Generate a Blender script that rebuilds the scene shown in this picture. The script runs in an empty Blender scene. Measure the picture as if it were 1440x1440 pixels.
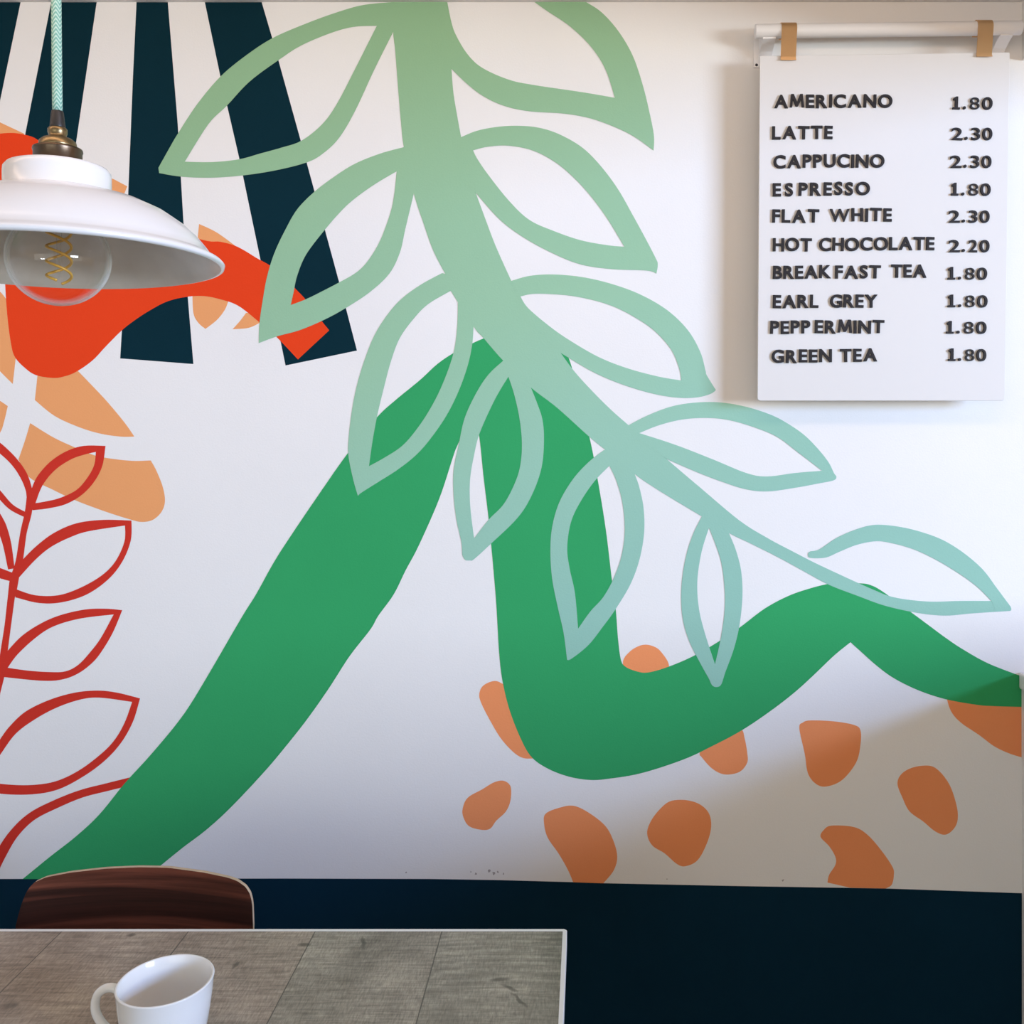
import bpy, bmesh, math, random
from mathutils import Matrix, Vector
random.seed(7)
PI = math.pi
S = bpy.context.scene
COL = S.collection

# ------------------------------------------------------------------ camera
F = 1350.0                    # focal length in pixels of the 1440 frame
VX, VY = 826.0, 578.0         # principal point: the print is an off-centre crop of a square-on shot
CAMZ = 1.53
WALL = 2.0                    # distance from the camera to the painted wall
cam_d = bpy.data.cameras.new('camera'); cam = bpy.data.objects.new('camera', cam_d); COL.objects.link(cam)
cam.location = (0, 0, CAMZ); cam.rotation_euler = (PI/2, 0, 0)
cam_d.sensor_width = 36; cam_d.lens = F/1440*36
cam_d.shift_x = -(VX-720)/1440; cam_d.shift_y = (VY-720)/1440
cam_d.clip_start = 0.02
S.camera = cam

# ------------------------------------------------------------------ world, daylight, exposure
S.view_settings.view_transform = 'Standard'; S.view_settings.look = 'None'
S.view_settings.gamma = 1; S.view_settings.use_curve_mapping = False
S.view_settings.exposure = 0.07
w = bpy.data.worlds.new('world'); S.world = w; w.use_nodes = True
w.node_tree.nodes['Background'].inputs[0].default_value = (0.7, 0.38, 0.10, 1)
w.node_tree.nodes['Background'].inputs[1].default_value = 1.0

def area(name, loc, look, sx, sy, power, colr):
    d = bpy.data.lights.new(name, 'AREA'); d.shape = 'RECTANGLE'; d.size = sx; d.size_y = sy
    d.energy = power; d.color = colr
    o = bpy.data.objects.new(name, d); COL.objects.link(o); o.location = loc
    o.rotation_euler = (Vector(look)-Vector(loc)).to_track_quat('-Z', 'Y').to_euler()
    return o
ZTOP = 2.36
PW = (310.0, 235.0, 30.0, 10.0); CL = ((0.331, 0.548, 1.0), (0.798, 0.915, 1.0), (0.95, 1.0, 0.95), (1.0, 0.7, 0.525))
# daylight outside the side window: blue sky above the skyline, pale house fronts below it
area('daylight_sky', (5.0, -1.9, 2.45), (0.905, 0.6, 1.4), 2.0, 0.75, PW[0], CL[0])
area('daylight_street', (5.0, -1.9, 1.7), (0.905, 0.6, 1.35), 2.0, 0.75, PW[1], CL[1])
# added fills, no real source: behind the camera, and warm light for the upper wall
area('fill_behind_camera', (-0.9, -2.85, 1.55), (-0.5, 2.0, 1.5), 3.0, 1.5, PW[2], CL[2])
area('upper_wall_fill', (-0.5, 0.9, ZTOP), (-0.5, 2.0, 1.75), 2.8, 0.2, PW[3], CL[3])

# ------------------------------------------------------------------ material helpers
def mat(name, colr, rough=0.6, metal=0.0, spec=0.5, bump=0.0, bscale=200.0, var=0.0, vscale=4.0):
    m = bpy.data.materials.new(name); m.use_nodes = True
    nt = m.node_tree; b = nt.nodes['Principled BSDF']
    b.inputs['Base Color'].default_value = (*colr, 1); b.inputs['Roughness'].default_value = rough
    b.inputs['Metallic'].default_value = metal; b.inputs['Specular IOR Level'].default_value = spec
    tc = nt.nodes.new('ShaderNodeTexCoord')
    if bump:
        n = nt.nodes.new('ShaderNodeTexNoise'); n.inputs['Scale'].default_value = bscale; n.inputs['Detail'].default_value = 4
        nt.links.new(tc.outputs['Object'], n.inputs['Vector'])
        bp = nt.nodes.new('ShaderNodeBump'); bp.inputs['Strength'].default_value = bump; bp.inputs['Distance'].default_value = 0.001
        nt.links.new(n.outputs['Fac'], bp.inputs['Height']); nt.links.new(bp.outputs['Normal'], b.inputs['Normal'])
    if var:
        n2 = nt.nodes.new('ShaderNodeTexNoise'); n2.inputs['Scale'].default_value = vscale; n2.inputs['Detail'].default_value = 3
        nt.links.new(tc.outputs['Object'], n2.inputs['Vector'])
        r = nt.nodes.new('ShaderNodeValToRGB')
        r.color_ramp.elements[0].position = 0.3; r.color_ramp.elements[1].position = 0.7
        r.color_ramp.elements[0].color = (*[c*(1-var) for c in colr], 1); r.color_ramp.elements[1].color = (*[min(1, c*(1+var)) for c in colr], 1)
        nt.links.new(n2.outputs['Fac'], r.inputs['Fac']); nt.links.new(r.outputs['Color'], b.inputs['Base Color'])
    return m
def paint(name, colr, rough=0.62, var=0.03):
    return mat(name, colr, max(rough, 0.75), spec=0.08, bump=0.25, bscale=260, var=var, vscale=3)
class G:                                         # small node-graph helper
    def __init__(s, m): s.nt = m.node_tree; s.b = s.nt.nodes['Principled BSDF']
    def n(s, t, **k):
        x = s.nt.nodes.new(t)
        for a, v in k.items(): setattr(x, a, v)
        return x
    def l(s, a, b): s.nt.links.new(a, b)
    def math(s, op, a, b=None, c=None):
        x = s.n('ShaderNodeMath', operation=op)
        for i, v in enumerate((a, b, c)):
            if v is None: continue
            if isinstance(v, (int, float)): x.inputs[i].default_value = v
            else: s.l(v, x.inputs[i])
        return x.outputs[0]
    def mix(s, f, a, b, mode='MIX'):
        x = s.n('ShaderNodeMix', data_type='RGBA', blend_type=mode)
        for i, v in ((0, f), (6, a), (7, b)):
            if isinstance(v, (int, float)): x.inputs[i].default_value = v
            elif isinstance(v, tuple): x.inputs[i].default_value = (*v, 1)
            else: s.l(v, x.inputs[i])
        return x.outputs[2]
    def ramp(s, f, pts):
        x = s.n('ShaderNodeValToRGB'); e = x.color_ramp.elements
        while len(e) < len(pts): e.new(0.5)
        for k, (p, c) in enumerate(pts): e[k].position = p; e[k].color = (*c, 1)
        s.l(f, x.inputs[0]); return x.outputs[0]
    def noise(s, vec, scale, detail=3, dist=0.0, rough=0.5):
        x = s.n('ShaderNodeTexNoise'); x.inputs['Scale'].default_value = scale; x.inputs['Detail'].default_value = detail
        x.inputs['Distortion'].default_value = dist; x.inputs['Roughness'].default_value = rough
        s.l(vec, x.inputs['Vector']); return x.outputs['Fac']
    def map(s, vec, scale, loc=(0, 0, 0)):
        x = s.n('ShaderNodeMapping'); x.inputs['Scale'].default_value = scale; x.inputs['Location'].default_value = loc
        s.l(vec, x.inputs['Vector']); return x.outputs[0]
    def bump(s, h, st, dist=0.001):
        x = s.n('ShaderNodeBump'); x.inputs['Strength'].default_value = st; x.inputs['Distance'].default_value = dist
        s.l(h, x.inputs['Height']); s.l(x.outputs[0], s.b.inputs['Normal'])

M = {}
M['wall'] = paint('white_wall_paint', (0.80, 0.785, 0.77), 0.6, 0.012)
M['dado'] = paint('navy_wall_paint', (0.0012, 0.021, 0.042), 0.5, 0.06)
M['navy'] = paint('navy_stripe_paint', (0.0012, 0.022, 0.034), 0.55, 0.05)
M['green'] = paint('green_paint', (0.034, 0.34, 0.118), 0.6, 0.03)
M['orange'] = paint('orange_red_paint', (0.76, 0.055, 0.012), 0.6, 0.02)
M['red'] = paint('red_line_paint', (0.60, 0.036, 0.022), 0.6, 0.04)
M['peach'] = paint('peach_paint', (0.80, 0.35, 0.14), 0.6, 0.02)
M['spot'] = paint('orange_spot_paint', (0.86, 0.30, 0.12), 0.6, 0.03)
# vine colour runs from sage at the upper left to aqua at the lower right
m = paint('sage_aqua_vine_paint', (0.3, 0.5, 0.35)); g = G(m)
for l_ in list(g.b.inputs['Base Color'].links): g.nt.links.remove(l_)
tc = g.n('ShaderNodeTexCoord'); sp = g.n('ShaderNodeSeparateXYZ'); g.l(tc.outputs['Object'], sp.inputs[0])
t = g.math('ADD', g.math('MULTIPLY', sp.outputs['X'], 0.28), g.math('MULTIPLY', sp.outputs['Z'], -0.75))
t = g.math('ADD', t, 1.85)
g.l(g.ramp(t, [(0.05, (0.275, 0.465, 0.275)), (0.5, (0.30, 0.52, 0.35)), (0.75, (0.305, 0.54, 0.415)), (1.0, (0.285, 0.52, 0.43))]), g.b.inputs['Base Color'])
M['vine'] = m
M['white_metal'] = mat('white_powder_coat', (0.82, 0.81, 0.81), 0.4, bump=0.1, bscale=400)
M['board'] = mat('white_board', (0.69, 0.67, 0.65), 0.5, spec=0.2, bump=0.05, bscale=300)
M['letter'] = mat('charcoal_letter', (0.018, 0.015, 0.016), 0.6, spec=0.25, bump=0.3, bscale=900)
M['gold'] = mat('brushed_gold', (0.80, 0.50, 0.25), 0.30, 1.0, bump=0.15, bscale=500)
M['enamel'] = mat('white_enamel', (0.70, 0.69, 0.69), 0.2, bump=0.0)
M['enamel_in'] = mat('white_enamel_inside', (0.68, 0.65, 0.62), 0.35, var=0.06, vscale=25)
M['brass'] = mat('antique_brass', (0.26, 0.19, 0.10), 0.34, 1.0, bump=0.1, bscale=300, var=0.2, vscale=60)
M['bronze'] = mat('dark_bronze', (0.12, 0.085, 0.06), 0.33, 1.0, bump=0.1, bscale=300, var=0.15, vscale=60)
M['black'] = mat('black_rubber', (0.012, 0.010, 0.010), 0.45)
M['filament'] = mat('amber_filament', (0.75, 0.43, 0.08), 0.45, 0.2)
M['china'] = mat('white_china', (0.83, 0.82, 0.81), 0.12)
M['steel'] = mat('dark_steel', (0.05, 0.05, 0.05), 0.4, 0.8)
M['floor'] = mat('floor_board', (0.30, 0.21, 0.13), 0.5, bump=0.2, bscale=40, var=0.2, vscale=5)
M['ceiling'] = mat('ceiling_paint', (0.78, 0.76, 0.74), 0.8, bump=0.2, bscale=150)
M['lip'] = mat('white_edge_band', (0.84, 0.83, 0.81), 0.4)
M['ply'] = mat('pale_ply_edge', (0.55, 0.40, 0.27), 0.5, var=0.12, vscale=80)
M['scuff'] = mat('scuff', (0.38, 0.35, 0.34), 0.8)

# fabric braid: chevrons round the cord
m = mat('mint_braid', (0.4, 0.7, 0.6), 0.85); g = G(m)
tc = g.n('ShaderNodeTexCoord'); sp = g.n('ShaderNodeSeparateXYZ'); g.l(tc.outputs['Object'], sp.inputs[0])
ang = g.math('MULTIPLY', g.math('ARCTAN2', sp.outputs['Y'], sp.outputs['X']), 4/(2*PI))
tri = g.math('ABSOLUTE', g.math('SUBTRACT', g.math('FRACT', g.math('ADD', ang, 4.25)), 0.5))
ph = g.math('FRACT', g.math('ADD', g.math('MULTIPLY', sp.outputs['Z'], 185), g.math('MULTIPLY', tri, 2.2)))
st = g.math('GREATER_THAN', ph, 0.55)
g.l(g.mix(st, (0.16, 0.36, 0.29), (0.42, 0.58, 0.50)), g.b.inputs['Base Color'])
g.bump(g.math('PINGPONG', ph, 0.5), 0.5, 0.0006)
M['cord'] = m

# clear thin glass
def glass(name, tint, edge, rim=0.0):
    m = bpy.data.materials.new(name); m.use_nodes = True; nt = m.node_tree
    nt.nodes.remove(nt.nodes['Principled BSDF']); out = nt.nodes['Material Output']
    tr = nt.nodes.new('ShaderNodeBsdfTransparent'); gl = nt.nodes.new('ShaderNodeBsdfGlossy'); gl.inputs['Roughness'].default_value = 0.02
    lw = nt.nodes.new('ShaderNodeLayerWeight'); lw.inputs['Blend'].default_value = 0.5
    rp = nt.nodes.new('ShaderNodeValToRGB'); rp.color_ramp.elements[0].color = (*tint, 1); rp.color_ramp.elements[1].color = (*edge, 1)
    rp.color_ramp.elements[0].position = 0.45
    nt.links.new(lw.outputs['Facing'], rp.inputs[0]); nt.links.new(rp.outputs[0], tr.inputs[0])
    fr = nt.nodes.new('ShaderNodeValToRGB'); e = fr.color_ramp.elements; e[0].color = (.035,)*3+(1,); e[1].color = (.55,)*3+(1,)
    e[0].position = 0.35; m_ = e.new(0.8); m_.color = (.12,)*3+(1,); nt.links.new(lw.outputs['Facing'], fr.inputs[0])
    mx = nt.nodes.new('ShaderNodeMixShader')
    nt.links.new(fr.outputs[0], mx.inputs[0]); nt.links.new(tr.outputs[0], mx.inputs[1]); nt.links.new(gl.outputs[0], mx.inputs[2])
    df = nt.nodes.new('ShaderNodeBsdfDiffuse'); df.inputs[0].default_value = (.8, .8, .78, 1)  # whitish rim painted in for the bright room refracted at the bulb's edge
    er = nt.nodes.new('ShaderNodeValToRGB'); e2 = er.color_ramp.elements; e2[0].position = 0.48; e2[1].position = 0.80; e2[0].color = (0, 0, 0, 1); e2[1].color = (rim,)*3+(1,)
    nt.links.new(lw.outputs['Facing'], er.inputs[0]); m2 = nt.nodes.new('ShaderNodeMixShader')
    nt.links.new(er.outputs[0], m2.inputs[0]); nt.links.new(mx.outputs[0], m2.inputs[1]); nt.links.new(df.outputs[0], m2.inputs[2])
    nt.links.new(m2.outputs[0], out.inputs[0]); return m
M['bulb'] = glass('clear_bulb_glass', (0.985, 0.98, 0.975), (0.93, 0.93, 0.91), 0.5)
M['pane'] = glass('window_glass', (0.98, 0.98, 0.98), (0.93, 0.95, 0.94))

# rough sawn grey oak laminate, boards running away from the wall
m = mat('grey_oak_boards', (0.2, 0.18, 0.16), 0.5, spec=0.35); g = G(m)
tc = g.n('ShaderNodeTexCoord'); P = tc.outputs['Object']
sp = g.n('ShaderNodeSeparateXYZ'); g.l(P, sp.inputs[0])
BW = 0.190
u = g.math('DIVIDE', g.math('ADD', sp.outputs['X'], 0.0282), -BW)
idx = g.math('FLOOR', u); fr = g.math('FRACT', u)
wn = g.n('ShaderNodeTexWhiteNoise', noise_dimensions='1D'); g.l(g.math('ADD', idx, 3.7), wn.inputs['W'])
cx = g.n('ShaderNodeCombineXYZ'); g.l(g.math('ADD', sp.outputs['X'], g.math('MULTIPLY', idx, 3.1)), cx.inputs[0])
g.l(g.math('ADD', sp.outputs['Y'], g.math('MULTIPLY', idx, 1.7)), cx.inputs[1]); B = cx.outputs[0]
blot = g.noise(g.map(B, (7, 4, 1)), 1.0, 5, 0.6, 0.6)
streak = g.noise(g.map(B, (14, 150, 1)), 1.0, 5, 0.3, 0.7)           # saw marks across each board
fine = g.noise(g.map(B, (420, 60, 1)), 1.0, 3, 0.0, 0.7)              # grain along it
wv = g.n('ShaderNodeTexWave', wave_type='RINGS', rings_direction='SPHERICAL'); wv.inputs['Scale'].default_value = 34; wv.inputs['Distortion'].default_value = 3.0
wv.inputs['Detail'].default_value = 2; wv.inputs['Detail Scale'].default_value = 1.5
g.l(g.map(P, (1.0, 1.9, 1.0), (0.11, -2.35, 0)), wv.inputs['Vector'])
rings = g.math('MULTIPLY', wv.outputs['Fac'], g.math('LESS_THAN', idx, 0.5))
base = g.ramp(blot, [(0.25, (0.155, 0.14, 0.115)), (0.5, (0.28, 0.257, 0.216)), (0.75, (0.42, 0.385, 0.325))])
warm = g.ramp(blot, [(0.25, (0.19, 0.15, 0.122)), (0.5, (0.30, 0.24, 0.198)), (0.75, (0.39, 0.325, 0.27))])
c = g.mix(g.ramp(g.math('DIVIDE', g.math('ADD', idx, wn.outputs['Value']), 4.0), [(0.2, (0, 0, 0)), (0.8, (1, 1, 1))]), base, warm)
c = g.mix(0.55, c, g.ramp(streak, [(0.33, (0.40, 0.40, 0.39)), (0.62, (1.35, 1.35, 1.35))]), 'MULTIPLY')
c = g.mix(0.45, c, g.ramp(fine, [(0.34, (0.40, 0.40, 0.40)), (0.66, (1.5, 1.5, 1.48))]), 'MULTIPLY')
c = g.mix(g.math('MULTIPLY', rings, 0.32), c, (0.12, 0.11, 0.09))
kn = g.n('ShaderNodeTexVoronoi'); kn.inputs['Scale'].default_value = 1.0; g.l(g.map(B, (3.2, 5.0, 1)), kn.inputs['Vector'])
c = g.mix(g.ramp(kn.outputs['Distance'], [(0.02, (0.6, 0.6, 0.6)), (0.05, (0, 0, 0))]), c, (0.07, 0.06, 0.05))
for kx_, ky_, rx_, ry_, an_ in ((-.495, 1.352, .006, .010, 0), (-.415, 1.404, .012, .006, 0), (-.679, 1.43, .008, .006, 0), (-.120, 1.318, .016, .006, .1), (-.104, 1.298, .016, .004, -.6), (-.090, 1.272, .022, .0035, -.95), (-.33, 1.41, .004, .02, .3)):
    dx_ = g.math('ADD', g.math('ADD', sp.outputs['X'], -kx_), g.math('MULTIPLY', g.math('SUBTRACT', g.noise(P, 60, 2), 0.5), 0.012))
    dy_ = g.math('ADD', sp.outputs['Y'], -ky_)
    ca_, sa_ = math.cos(an_), math.sin(an_)
    ex_ = g.math('ADD', g.math('MULTIPLY', dx_, ca_/rx_), g.math('MULTIPLY', dy_, sa_/rx_)); ey_ = g.math('ADD', g.math('MULTIPLY', dx_, -sa_/ry_), g.math('MULTIPLY', dy_, ca_/ry_))
    rr_ = g.math('ADD', g.math('MULTIPLY', ex_, ex_), g.math('MULTIPLY', ey_, ey_))
    c = g.mix(g.ramp(rr_, [(0.15, (0.7, 0.7, 0.7)), (1.0, (0, 0, 0))]), c, (0.06, 0.052, 0.042))
seam = g.math('GREATER_THAN', g.math('ABSOLUTE', g.math('SUBTRACT', fr, 0.5)), 0.4955)
c = g.mix(g.math('MULTIPLY', seam, 0.75), c, (0.045, 0.04, 0.035))
c = g.mix(1.0, c, (1.14, 1.15, 1.10), 'MULTIPLY')
g.l(c, g.b.inputs['Base Color'])
g.bump(g.math('ADD', g.math('MULTIPLY', streak, 0.6), g.math('MULTIPLY', fine, 0.4)), 0.35, 0.0008)
M['oak'] = m

# dark rosewood veneer, bands running across the backrest
m = mat('rosewood_veneer', (0.06, 0.02, 0.012), 0.45, spec=0.2); g = G(m)
tc = g.n('ShaderNodeTexCoord'); P = tc.outputs['Object']
band = g.noise(g.map(P, (0.9, 1, 17)), 1.0, 3, 0.5, 0.5)
grain = g.noise(g.map(P, (5, 1, 160)), 1.0, 4, 0.2, 0.65)
c = g.ramp(band, [(0.34, (0.028, 0.008, 0.005)), (0.48, (0.125, 0.036, 0.020)), (0.64, (0.24, 0.075, 0.043))])
c = g.mix(0.6, c, g.ramp(grain, [(0.35, (0.45, 0.42, 0.4)), (0.62, (1.35, 1.3, 1.3))]), 'MULTIPLY')
g.l(c, g.b.inputs['Base Color']); g.bump(grain, 0.12, 0.0005)
M['rosewood'] = m

# ------------------------------------------------------------------ object helpers
def link(name, me, parent=None):
    o = bpy.data.objects.new(name, me); COL.objects.link(o)
    if parent is not None:
        o.parent = parent
        if parent.get('_w'): o.matrix_parent_inverse = Matrix.Translation(parent.location).inverted()
    return o
def thing(name, label, cat, loc, world=True, group=None):
    o = bpy.data.objects.new(name, None); COL.objects.link(o); o.location = loc; o.empty_display_size = 0.05
    o['label'] = label; o['category'] = cat
    if group: o['group'] = group
    if world: o['_w'] = 1                         # parts given in room coordinates
    return o
def pyd(name, verts, faces, material, parent=None, smooth=False):
    me = bpy.data.meshes.new(name); me.from_pydata(verts, [], faces); me.update()
    bm = bmesh.new(); bm.from_mesh(me); bmesh.ops.recalc_face_normals(bm, faces=bm.faces); bm.to_mesh(me); bm.free()
    me.materials.append(material)
    if smooth:
        for p in me.polygons: p.use_smooth = True
    return link(name, me, parent)
def from_bm(name, bm, material, parent=None, smooth=False):
    me = bpy.data.meshes.new(name); bm.to_mesh(me); bm.free(); me.materials.append(material)
    for p in me.polygons: p.use_smooth = smooth
    return link(name, me, parent)
def box_bm(bm, x0, x1, y0, y1, z0, z1, bev=0.0, seg=2):
    r = bmesh.ops.create_cube(bm, size=1.0)
    vs = r['verts']
    for v in vs:
        v.co = Vector((x0+(v.co.x+0.5)*(x1-x0), y0+(v.co.y+0.5)*(y1-y0), z0+(v.co.z+0.5)*(z1-z0)))
    if bev:
        es = list({e for v in vs for e in v.link_edges})
        bmesh.ops.bevel(bm, geom=es, offset=bev, segments=seg, affect='EDGES', profile=0.5)
def box(name, x0, x1, y0, y1, z0, z1, material, parent=None, bev=0.0):
    bm = bmesh.new(); box_bm(bm, x0, x1, y0, y1, z0, z1, bev); return from_bm(name, bm, material, parent)
def struct(name, x0, x1, y0, y1, z0, z1, material, bev=0.0):
    o = box(name, x0, x1, y0, y1, z0, z1, material, None, bev); o['kind'] = 'structure'; return o
def lathe(name, prof, material, parent, seg=72, closed=False, smooth=True):
    vs, fs = [], []
    n = len(prof)
    for k in range(seg):
        a = 2*PI*k/seg
        for r, z in prof: vs.append((r*math.cos(a), r*math.sin(a), z))
    for k in range(seg):
        k2 = (k+1) % seg
        for i in range(n if closed else n-1):
            j = (i+1) % n
            fs.append((k*n+i, k2*n+i, k2*n+j, k*n+j))
    o = pyd(name, vs, fs, material, parent, smooth)
    bm = bmesh.new(); bm.from_mesh(o.data)
    bmesh.ops.remove_doubles(bm, verts=bm.verts, dist=1e-6); bmesh.ops.recalc_face_normals(bm, faces=bm.faces)
    bm.to_mesh(o.data); bm.free(); return o
def tube_geo(path, rad, seg=12, flat=1.0, up=Vector((0, 1, 0)), cap=True):
    vs, fs = [], []; n = len(path); path = [Vector(p) for p in path]
    for i, p in enumerate(path):
        t = (path[min(i+1, n-1)]-path[max(i-1, 0)]).normalized()
        a = up - t*up.dot(t)
        if a.length < 1e-4: a = Vector((1, 0, 0)) - t*t.x
        a.normalize(); b = t.cross(a); r = rad[i] if isinstance(rad, (list, tuple)) else rad
        for k in range(seg):
            q = 2*PI*k/seg; vs.append(tuple(p + a*(r*math.cos(q)*flat) + b*(r*math.sin(q))))
    for i in range(n-1):
        for k in range(seg):
            k2 = (k+1) % seg; fs.append((i*seg+k, i*seg+k2, (i+1)*seg+k2, (i+1)*seg+k))
    if cap: fs += [tuple(range(seg)), tuple(range((n-1)*seg, n*seg))]
    return vs, fs
def tube(name, path, rad, material, parent=None, **k):
    v, f = tube_geo(path, rad, **k); return pyd(name, v, f, material, parent, True)

# ------------------------------------------------------------------ the room
U = WALL/F                                       # metres on the wall per unit of the mural survey
def wx(px): return (px-VX)*U
def wz(py): return CAMZ-(py-VY)*U
XR = wx(1437); ZC = wz(3.2)                       # side wall and ceiling
struct('floor', -2.6, 1.62, -3.0, 2.2, -0.1, 0, M['floor'])
struct('ceiling', -2.6, 1.62, -3.0, 2.2, ZC, ZC+0.1, M['ceiling'])
wall = struct('wall_back', -2.6, 1.62, WALL, WALL+0.2, 0, ZC, M['wall'])
struct('wall_left', -2.7, -2.6, -3.0, 2.2, 0, ZC, M['wall'])
struct('wall_front', -2.6, 1.62, -3.1, -3.0, 0, ZC, M['wall'])
SILL = wz(968)
struct('wall_right', XR, 1.62, -3.0, 2.0, 0, SILL, M['wall'])
HEAD = 2.26; WY = -1.3; RAIL = 1.172
struct('wall_right_upper', XR, 1.62, -3.0, 2.0, HEAD, ZC, M['wall'])
struct('wall_right_pier', XR, 1.62, -3.0, WY, SILL, HEAD, M['wall'])
wf = bpy.data.objects.new('window_1', None); COL.objects.link(wf); wf.location = (1.52, 0.9, SILL); wf['kind'] = 'structure'; wf['_w'] = 1
bm = bmesh.new()
box_bm(bm, 1.50, 1.54, WY, 2.0, SILL, RAIL); box_bm(bm, 1.50, 1.54, WY, 2.0, HEAD-0.02, HEAD)
box_bm(bm, 1.50, 1.54, WY, WY+0.05, RAIL, HEAD-0.02); box_bm(bm, 1.50, 1.54, 1.96, 2.0, RAIL, HEAD-0.02)
from_bm('window_frame', bm, M['white_metal'], wf)
box('pane', 1.518, 1.522, WY+0.05, 1.96, RAIL, HEAD-0.02, M['pane'], wf)
box('window_sill', wx(1432), 1.50, WY, 1.999, SILL, wz(945), M['white_metal'], wf, 0.004)
bb = struct('baseboard_back', -2.6, XR, WALL-0.018, WALL, 0, 0.11, M['white_metal'], 0.003)

# ------------------------------------------------------------------ the painted shapes
def parse(s):
    out = []
    for t in s.split():
        c = t.endswith('c'); x, y = t.rstrip('c').split(','); out.append((float(x), float(y), c))
    return out
def cr(p0, p1, p2, p3, n):
    o = []
    for k in range(n):
        t = k/n; t2 = t*t; t3 = t2*t
        o.append(tuple(0.5*(2*p1[i]+(p2[i]-p0[i])*t+(2*p0[i]-5*p1[i]+4*p2[i]-p3[i])*t2+(3*p1[i]-p0[i]-3*p2[i]+p3[i])*t3) for i in (0, 1)))
    return o
def smooth_loop(pts, n=6):
    N = len(pts); out = []
    for i in range(N):
        p1, p2 = pts[i], pts[(i+1) % N]
        p0 = p1 if p1[2] else pts[i-1]
        p3 = p2 if p2[2] else pts[(i+2) % N]
        if p1[2] and p2[2]: out.append(p1[:2])
        else: out += cr(p0, p1, p2, p3, n)
    return out
def stroke(spec):                                  # brush stroke: x,y,width
    pts = [tuple(map(float, t.split(','))) for t in spec.split()]
    fine = []
    for i in range(len(pts)-1):
        q = [pts[max(i-1, 0)], pts[i], pts[i+1], pts[min(i+2, len(pts)-1)]]
        xy = cr(*q, 6)
        for k, (x, y) in enumerate(xy): fine.append((x, y, q[1][2]+(q[2][2]-q[1][2])*k/6))
    fine.append(pts[-1]); L, R = [], []
    for i, (x, y, w_) in enumerate(fine):
        a, b = fine[max(i-1, 0)], fine[min(i+1, len(fine)-1)]
        dx, dy = b[0]-a[0], b[1]-a[1]; d = math.hypot(dx, dy) or 1
        L.append((x-dy/d*w_/2, y+dx/d*w_/2)); R.append((x+dy/d*w_/2, y-dx/d*w_/2))
    return L+R[::-1]
def flat(name, loops, layer, material, parent, front=None, thick=0.00003):
    """A coat of paint on the wall: outer loop and holes, filled, with its own thin body."""
    cu = bpy.data.curves.new(name, 'CURVE'); cu.dimensions = '2D'; cu.fill_mode = 'BOTH'; cu.extrude = thick
    for lp in loops:
        s = cu.splines.new('POLY'); s.points.add(len(lp)-1); s.use_cyclic_u = True
        for p, (x, y) in zip(s.points, lp): p.co = (wx(x), wz(y), 0, 1)
    tmp = bpy.data.objects.new('tmp', cu)
    COL.objects.link(tmp); dg = bpy.context.evaluated_depsgraph_get()
    me = bpy.data.meshes.new_from_object(tmp.evaluated_get(dg)); bpy.data.objects.remove(tmp); bpy.data.curves.remove(cu)
    yf = WALL-0.00008*(layer+1)+thick if front is None else front
    for v in me.vertices: v.co = (v.co.x, yf-v.co.z, v.co.y)
    me.name = name; me.materials.clear(); me.materials.append(material)
    return link(name, me, parent)
def P(s, n=6): return smooth_loop(parse(s), n)

# navy dado: part of the wall
wall['_w'] = 0
flat('dado', [P('-930,1240c -930,1650c 1437,1605c 1437,1256c 1245,1249.4c 1040,1246c 850,1242c 802,1240.4c 703,1237.6c 604,1236c 400,1235.4c 0,1236c')], 0, M['dado'], wall)
for k, (x, y, a) in enumerate([(662, 1226, 3), (669, 1229, 4), (688, 1225, 5), (694, 1228, 5), (700, 1226, 3), (708, 1229, 3), (571, 1227, 3), (938, 1236, 2), (1101, 1238, 4)]):
    lp = [(x+a*random.uniform(.3, 1)*math.cos(q)*0.6, y+a*random.uniform(.2, .7)*math.sin(q)) for q in [i*PI/4 for i in range(8)]]
    flat('scuff_mark', [lp], 0, M['scuff'], wall)

mural = thing('mural', 'hand-painted wall mural of green bent legs, leafy vine, orange spots and navy stripes', 'mural', (0, WALL, 0.55))
for s in ('-30,3c 29,3c 0,142c -30,290c',
          '72,3c 136,3c 98,262c 24,262c 36,186c',
          '192,3c 236,3c 250,175c 258,312c 264,417c 272,512c 169,504c 172,455c 180,280c 187,107c',
          '288,3c 368,3c 383,54c 423,198c 477,397c 502,493c 401.5,514c 395,482c 366,364c 337,225c 310,108c'):
    flat('painted_stripe', [P(s)], 0, M['navy'], mural)
for s in ('-20,165 0,172c 34,188c 30,215c -20,260c',
          '110,235c 160,252c 179,262c 160,310c 110,310c',
          '280,315c 305,327 334,348c 300,352c 277,345c',
          '270.5,410c 272,440 279,454 289,462.5c 305,450 316,436 321,424c 300,405c',
          '346,440c 337,452 327,463c 350,461 367,453c 362,440c',
          '-20,395c 0,410 12,425c 30,480c 22,505c 18,540c 0,522 -20,500c',
          '-20,550c 11,571c 6,592 0,609 -20,640c',
          '54,515c 51,545 49,562.5c 77,585 112,601 142,610 170,614 189,614c 175,594 150,564 125,537.5 109,521c 80,512c',
          '42.5,595c 35,620 26,646c 41,671 75,689 107,704 150,720 185,731 200,734 215,731 227,720 232,705 229,685 220,662 212,647.5c 185,648 150,644 129,639 105,629 75,615'):
    flat('peach_patch', [P(s)], 1, M['peach'], mural)
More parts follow.
